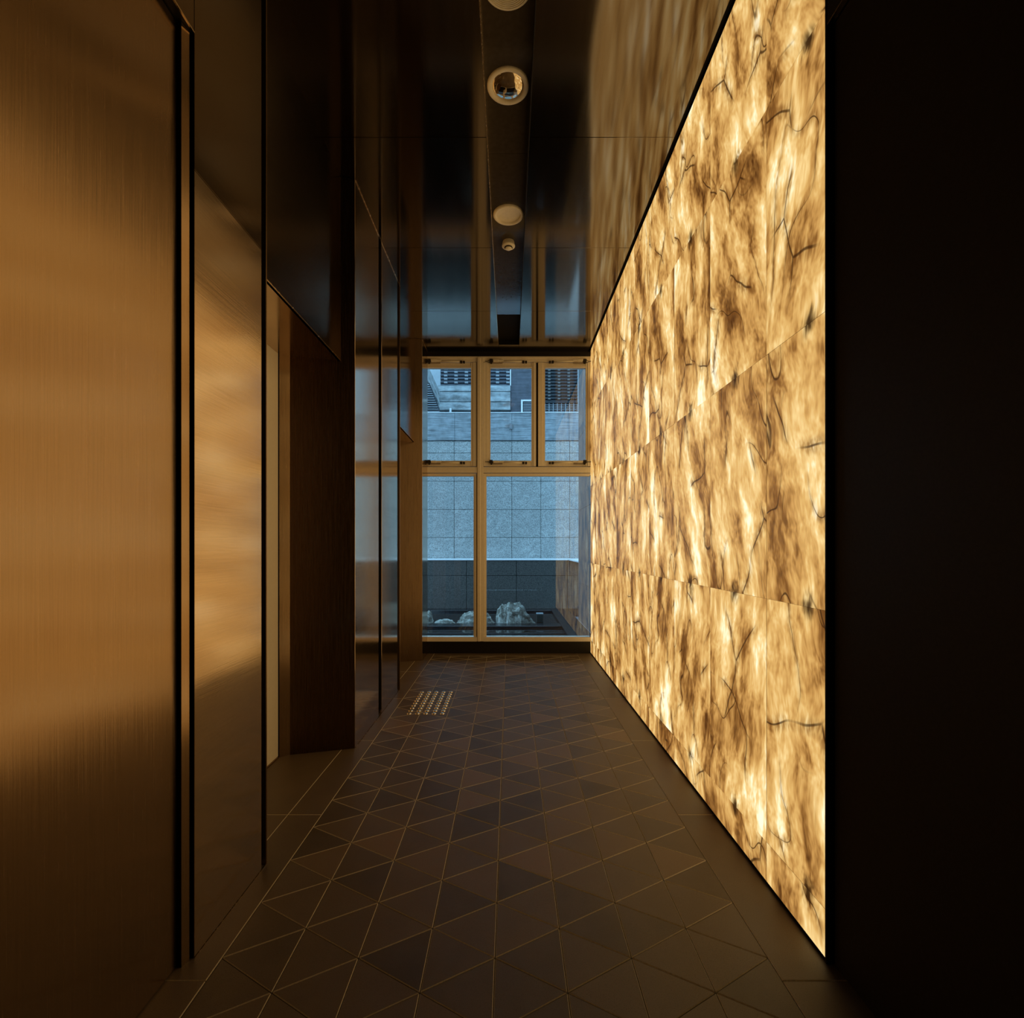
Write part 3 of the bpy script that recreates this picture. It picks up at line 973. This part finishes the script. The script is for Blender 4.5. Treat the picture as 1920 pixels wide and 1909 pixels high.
t = empty('garden_light', 'small dark teal box light with pale cap beside the largest rock', 'garden light', (at(1012, 1160, 8.42).x, 8.42, -0.034))
p = t.location
boxes('lamp_body', [(p.x - 0.052, p.x + 0.052, p.y - 0.05, p.y + 0.05, -0.034, 0.098)], 'teal_glass', t, 0.004)
boxes('lamp_cap', [(p.x - 0.058, p.x + 0.058, p.y - 0.055, p.y + 0.055, 0.099, 0.118)], 'facade_pale', t, 0.003)

# ------------------------------------------------------------------ building beyond the garden wall
BY = 16.0


def bbox(px0, px1, py0, py1, d0=0.0, d1=0.25, Y=BY):
    a, b = at(px0, py1, Y), at(px1, py0, Y)
    return (a.x, b.x, Y - d0, Y + d1, a.z, b.z)


bld = empty('apartment_building', 'blue-grey building with lattice screens above the courtyard wall', 'building', (0, BY, -0.16))
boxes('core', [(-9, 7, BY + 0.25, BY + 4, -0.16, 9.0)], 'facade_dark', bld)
boxes('wall', [bbox(700, 826, 560, 724)], 'facade_pale', bld)
boxes('wall', [bbox(957.5, 1021, 560, 775)], 'strata_dark', bld)
boxes('wall', [bbox(1083, 1200, 560, 790)], 'facade_pale', bld)
boxes('trim', [bbox(956.2, 958, 560, 724, 0.06, 0.0)], 'white_metal', bld)
for (y0, y1) in ((724.5, 735.4), (736.6, 754.6), (755.6, 770)):
    boxes('stone_band', [bbox(818, 957, y0, y1, 0.10, 0.25)], 'stone_band', bld, 0.01)
boxes('dark_strip', [bbox(818, 957, 770, 800, -0.05, 0.25)], 'facade_dark', bld)  # set-back strip under the stone bands, in the dark facade colour
boxes('vent_pipe', [bbox(844.5, 848, 769, 776, 0.25, -0.2)], 'white_metal', bld)


def lattice(px0, px1, py0, py1, rp, cp, mats, bw, name):
    rows = int((py1 - py0) / rp) + 1
    bm = bmesh.new()
    for r_ in range(rows):
        y_ = py1 - r_ * rp
        box(bm, *bbox(px0, px1, y_ - rp * 0.26, y_, 0.02, 0.06))
        box(bm, *bbox(px0, px1, y_ - rp * 0.72, y_ - rp * 0.46, -0.02, 0.06))
    o1 = obj(name, bm, mats[0], bld); o1['kind'] = 'stuff'
    bm = bmesh.new()
    n = int((px1 - px0) / cp)
    for r_ in range(rows):
        y_ = py1 - (r_ + 0.75) * rp
        for k in range(n + 1):
            x_ = px0 + (k + 0.35) * cp
            if x_ + bw < px1:
                box(bm, *bbox(x_, x_ + bw, y_ - rp * 0.4, y_ + rp * 0.02, 0.06, 0.05))
    o2 = obj(name + '_blocks', bm, mats[1], bld); o2['kind'] = 'stuff'


lattice(826, 956, 600, 724, 6.45, 19.4, ('lattice', 'lattice_block'), 6.2, 'screen_slats')
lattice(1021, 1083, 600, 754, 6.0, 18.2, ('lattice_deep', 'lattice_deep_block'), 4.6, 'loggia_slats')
# railing
bm = bmesh.new()
for k in range(9):
    box(bm, *bbox(1021 + k * 7.7, 1022.3 + k * 7.7, 757, 790, 0.05, -0.02))
for k in range(6):
    box(bm, *bbox(1021, 1083, 758.5 + k * 3.2, 759.4 + k * 3.2, 0.03, 0.0))
obj('railing', bm, 'lattice_block', bld)
boxes('handrail', [bbox(1021, 1083, 755.5, 757, 0.08, 0.0)], 'facade_dark', bld)
# white framed vent window
boxes('vent_frame', [bbox(976.8, 980, 751, 800, 0.10, 0.0), bbox(980, 1021, 751, 754, 0.10, 0.0)], 'white_metal', bld, 0.008)
boxes('vent_recess', [bbox(980, 1021, 754, 800, 0.02, 0.0)], 'facade_dark', bld)
bm = bmesh.new()
for k in range(8):
    box(bm, *bbox(981.5, 1021, 756 + k * 3.0, 757.2 + k * 3.0, 0.06, 0.0))
obj('vent_louvers', bm, 'lattice_block', bld)
# projecting wing: stone courses running towards the garden, louvres below
XW = at(825, 735, BY).x
z0, z1 = at(825, 772, BY).z, at(825, 735.5, BY).z
zs = [z0 + (z1 - z0) * k for k in (0.30, 0.55, 0.78, 1.0)]
for a, b in zip(zs, zs[1:]):
    boxes('wing_course', [(XW - 1.2, XW, 13.4, BY, a + 0.01, b)], 'stone_band', bld, 0.006)
bm = bmesh.new()
for k in range(13):
    py = 772.5 - k * 4.2
    pe = 824 - k * 1.62
    box(bm, *bbox(740, pe, py - 1.1, py, 0.03, 0.0, 13.3 + (12 - k) * 0.0))
o = obj('louvers', bm, 'lattice_block', bld); o['kind'] = 'stuff'
bm = bmesh.new()
for k in range(13):
    py = 772.5 - k * 4.2
    pe = 824 - k * 1.62
    box(bm, *bbox(740, pe + 1.4, py - 4.2, py + (6 if k == 0 else 0), -0.01, 0.03, 13.3))
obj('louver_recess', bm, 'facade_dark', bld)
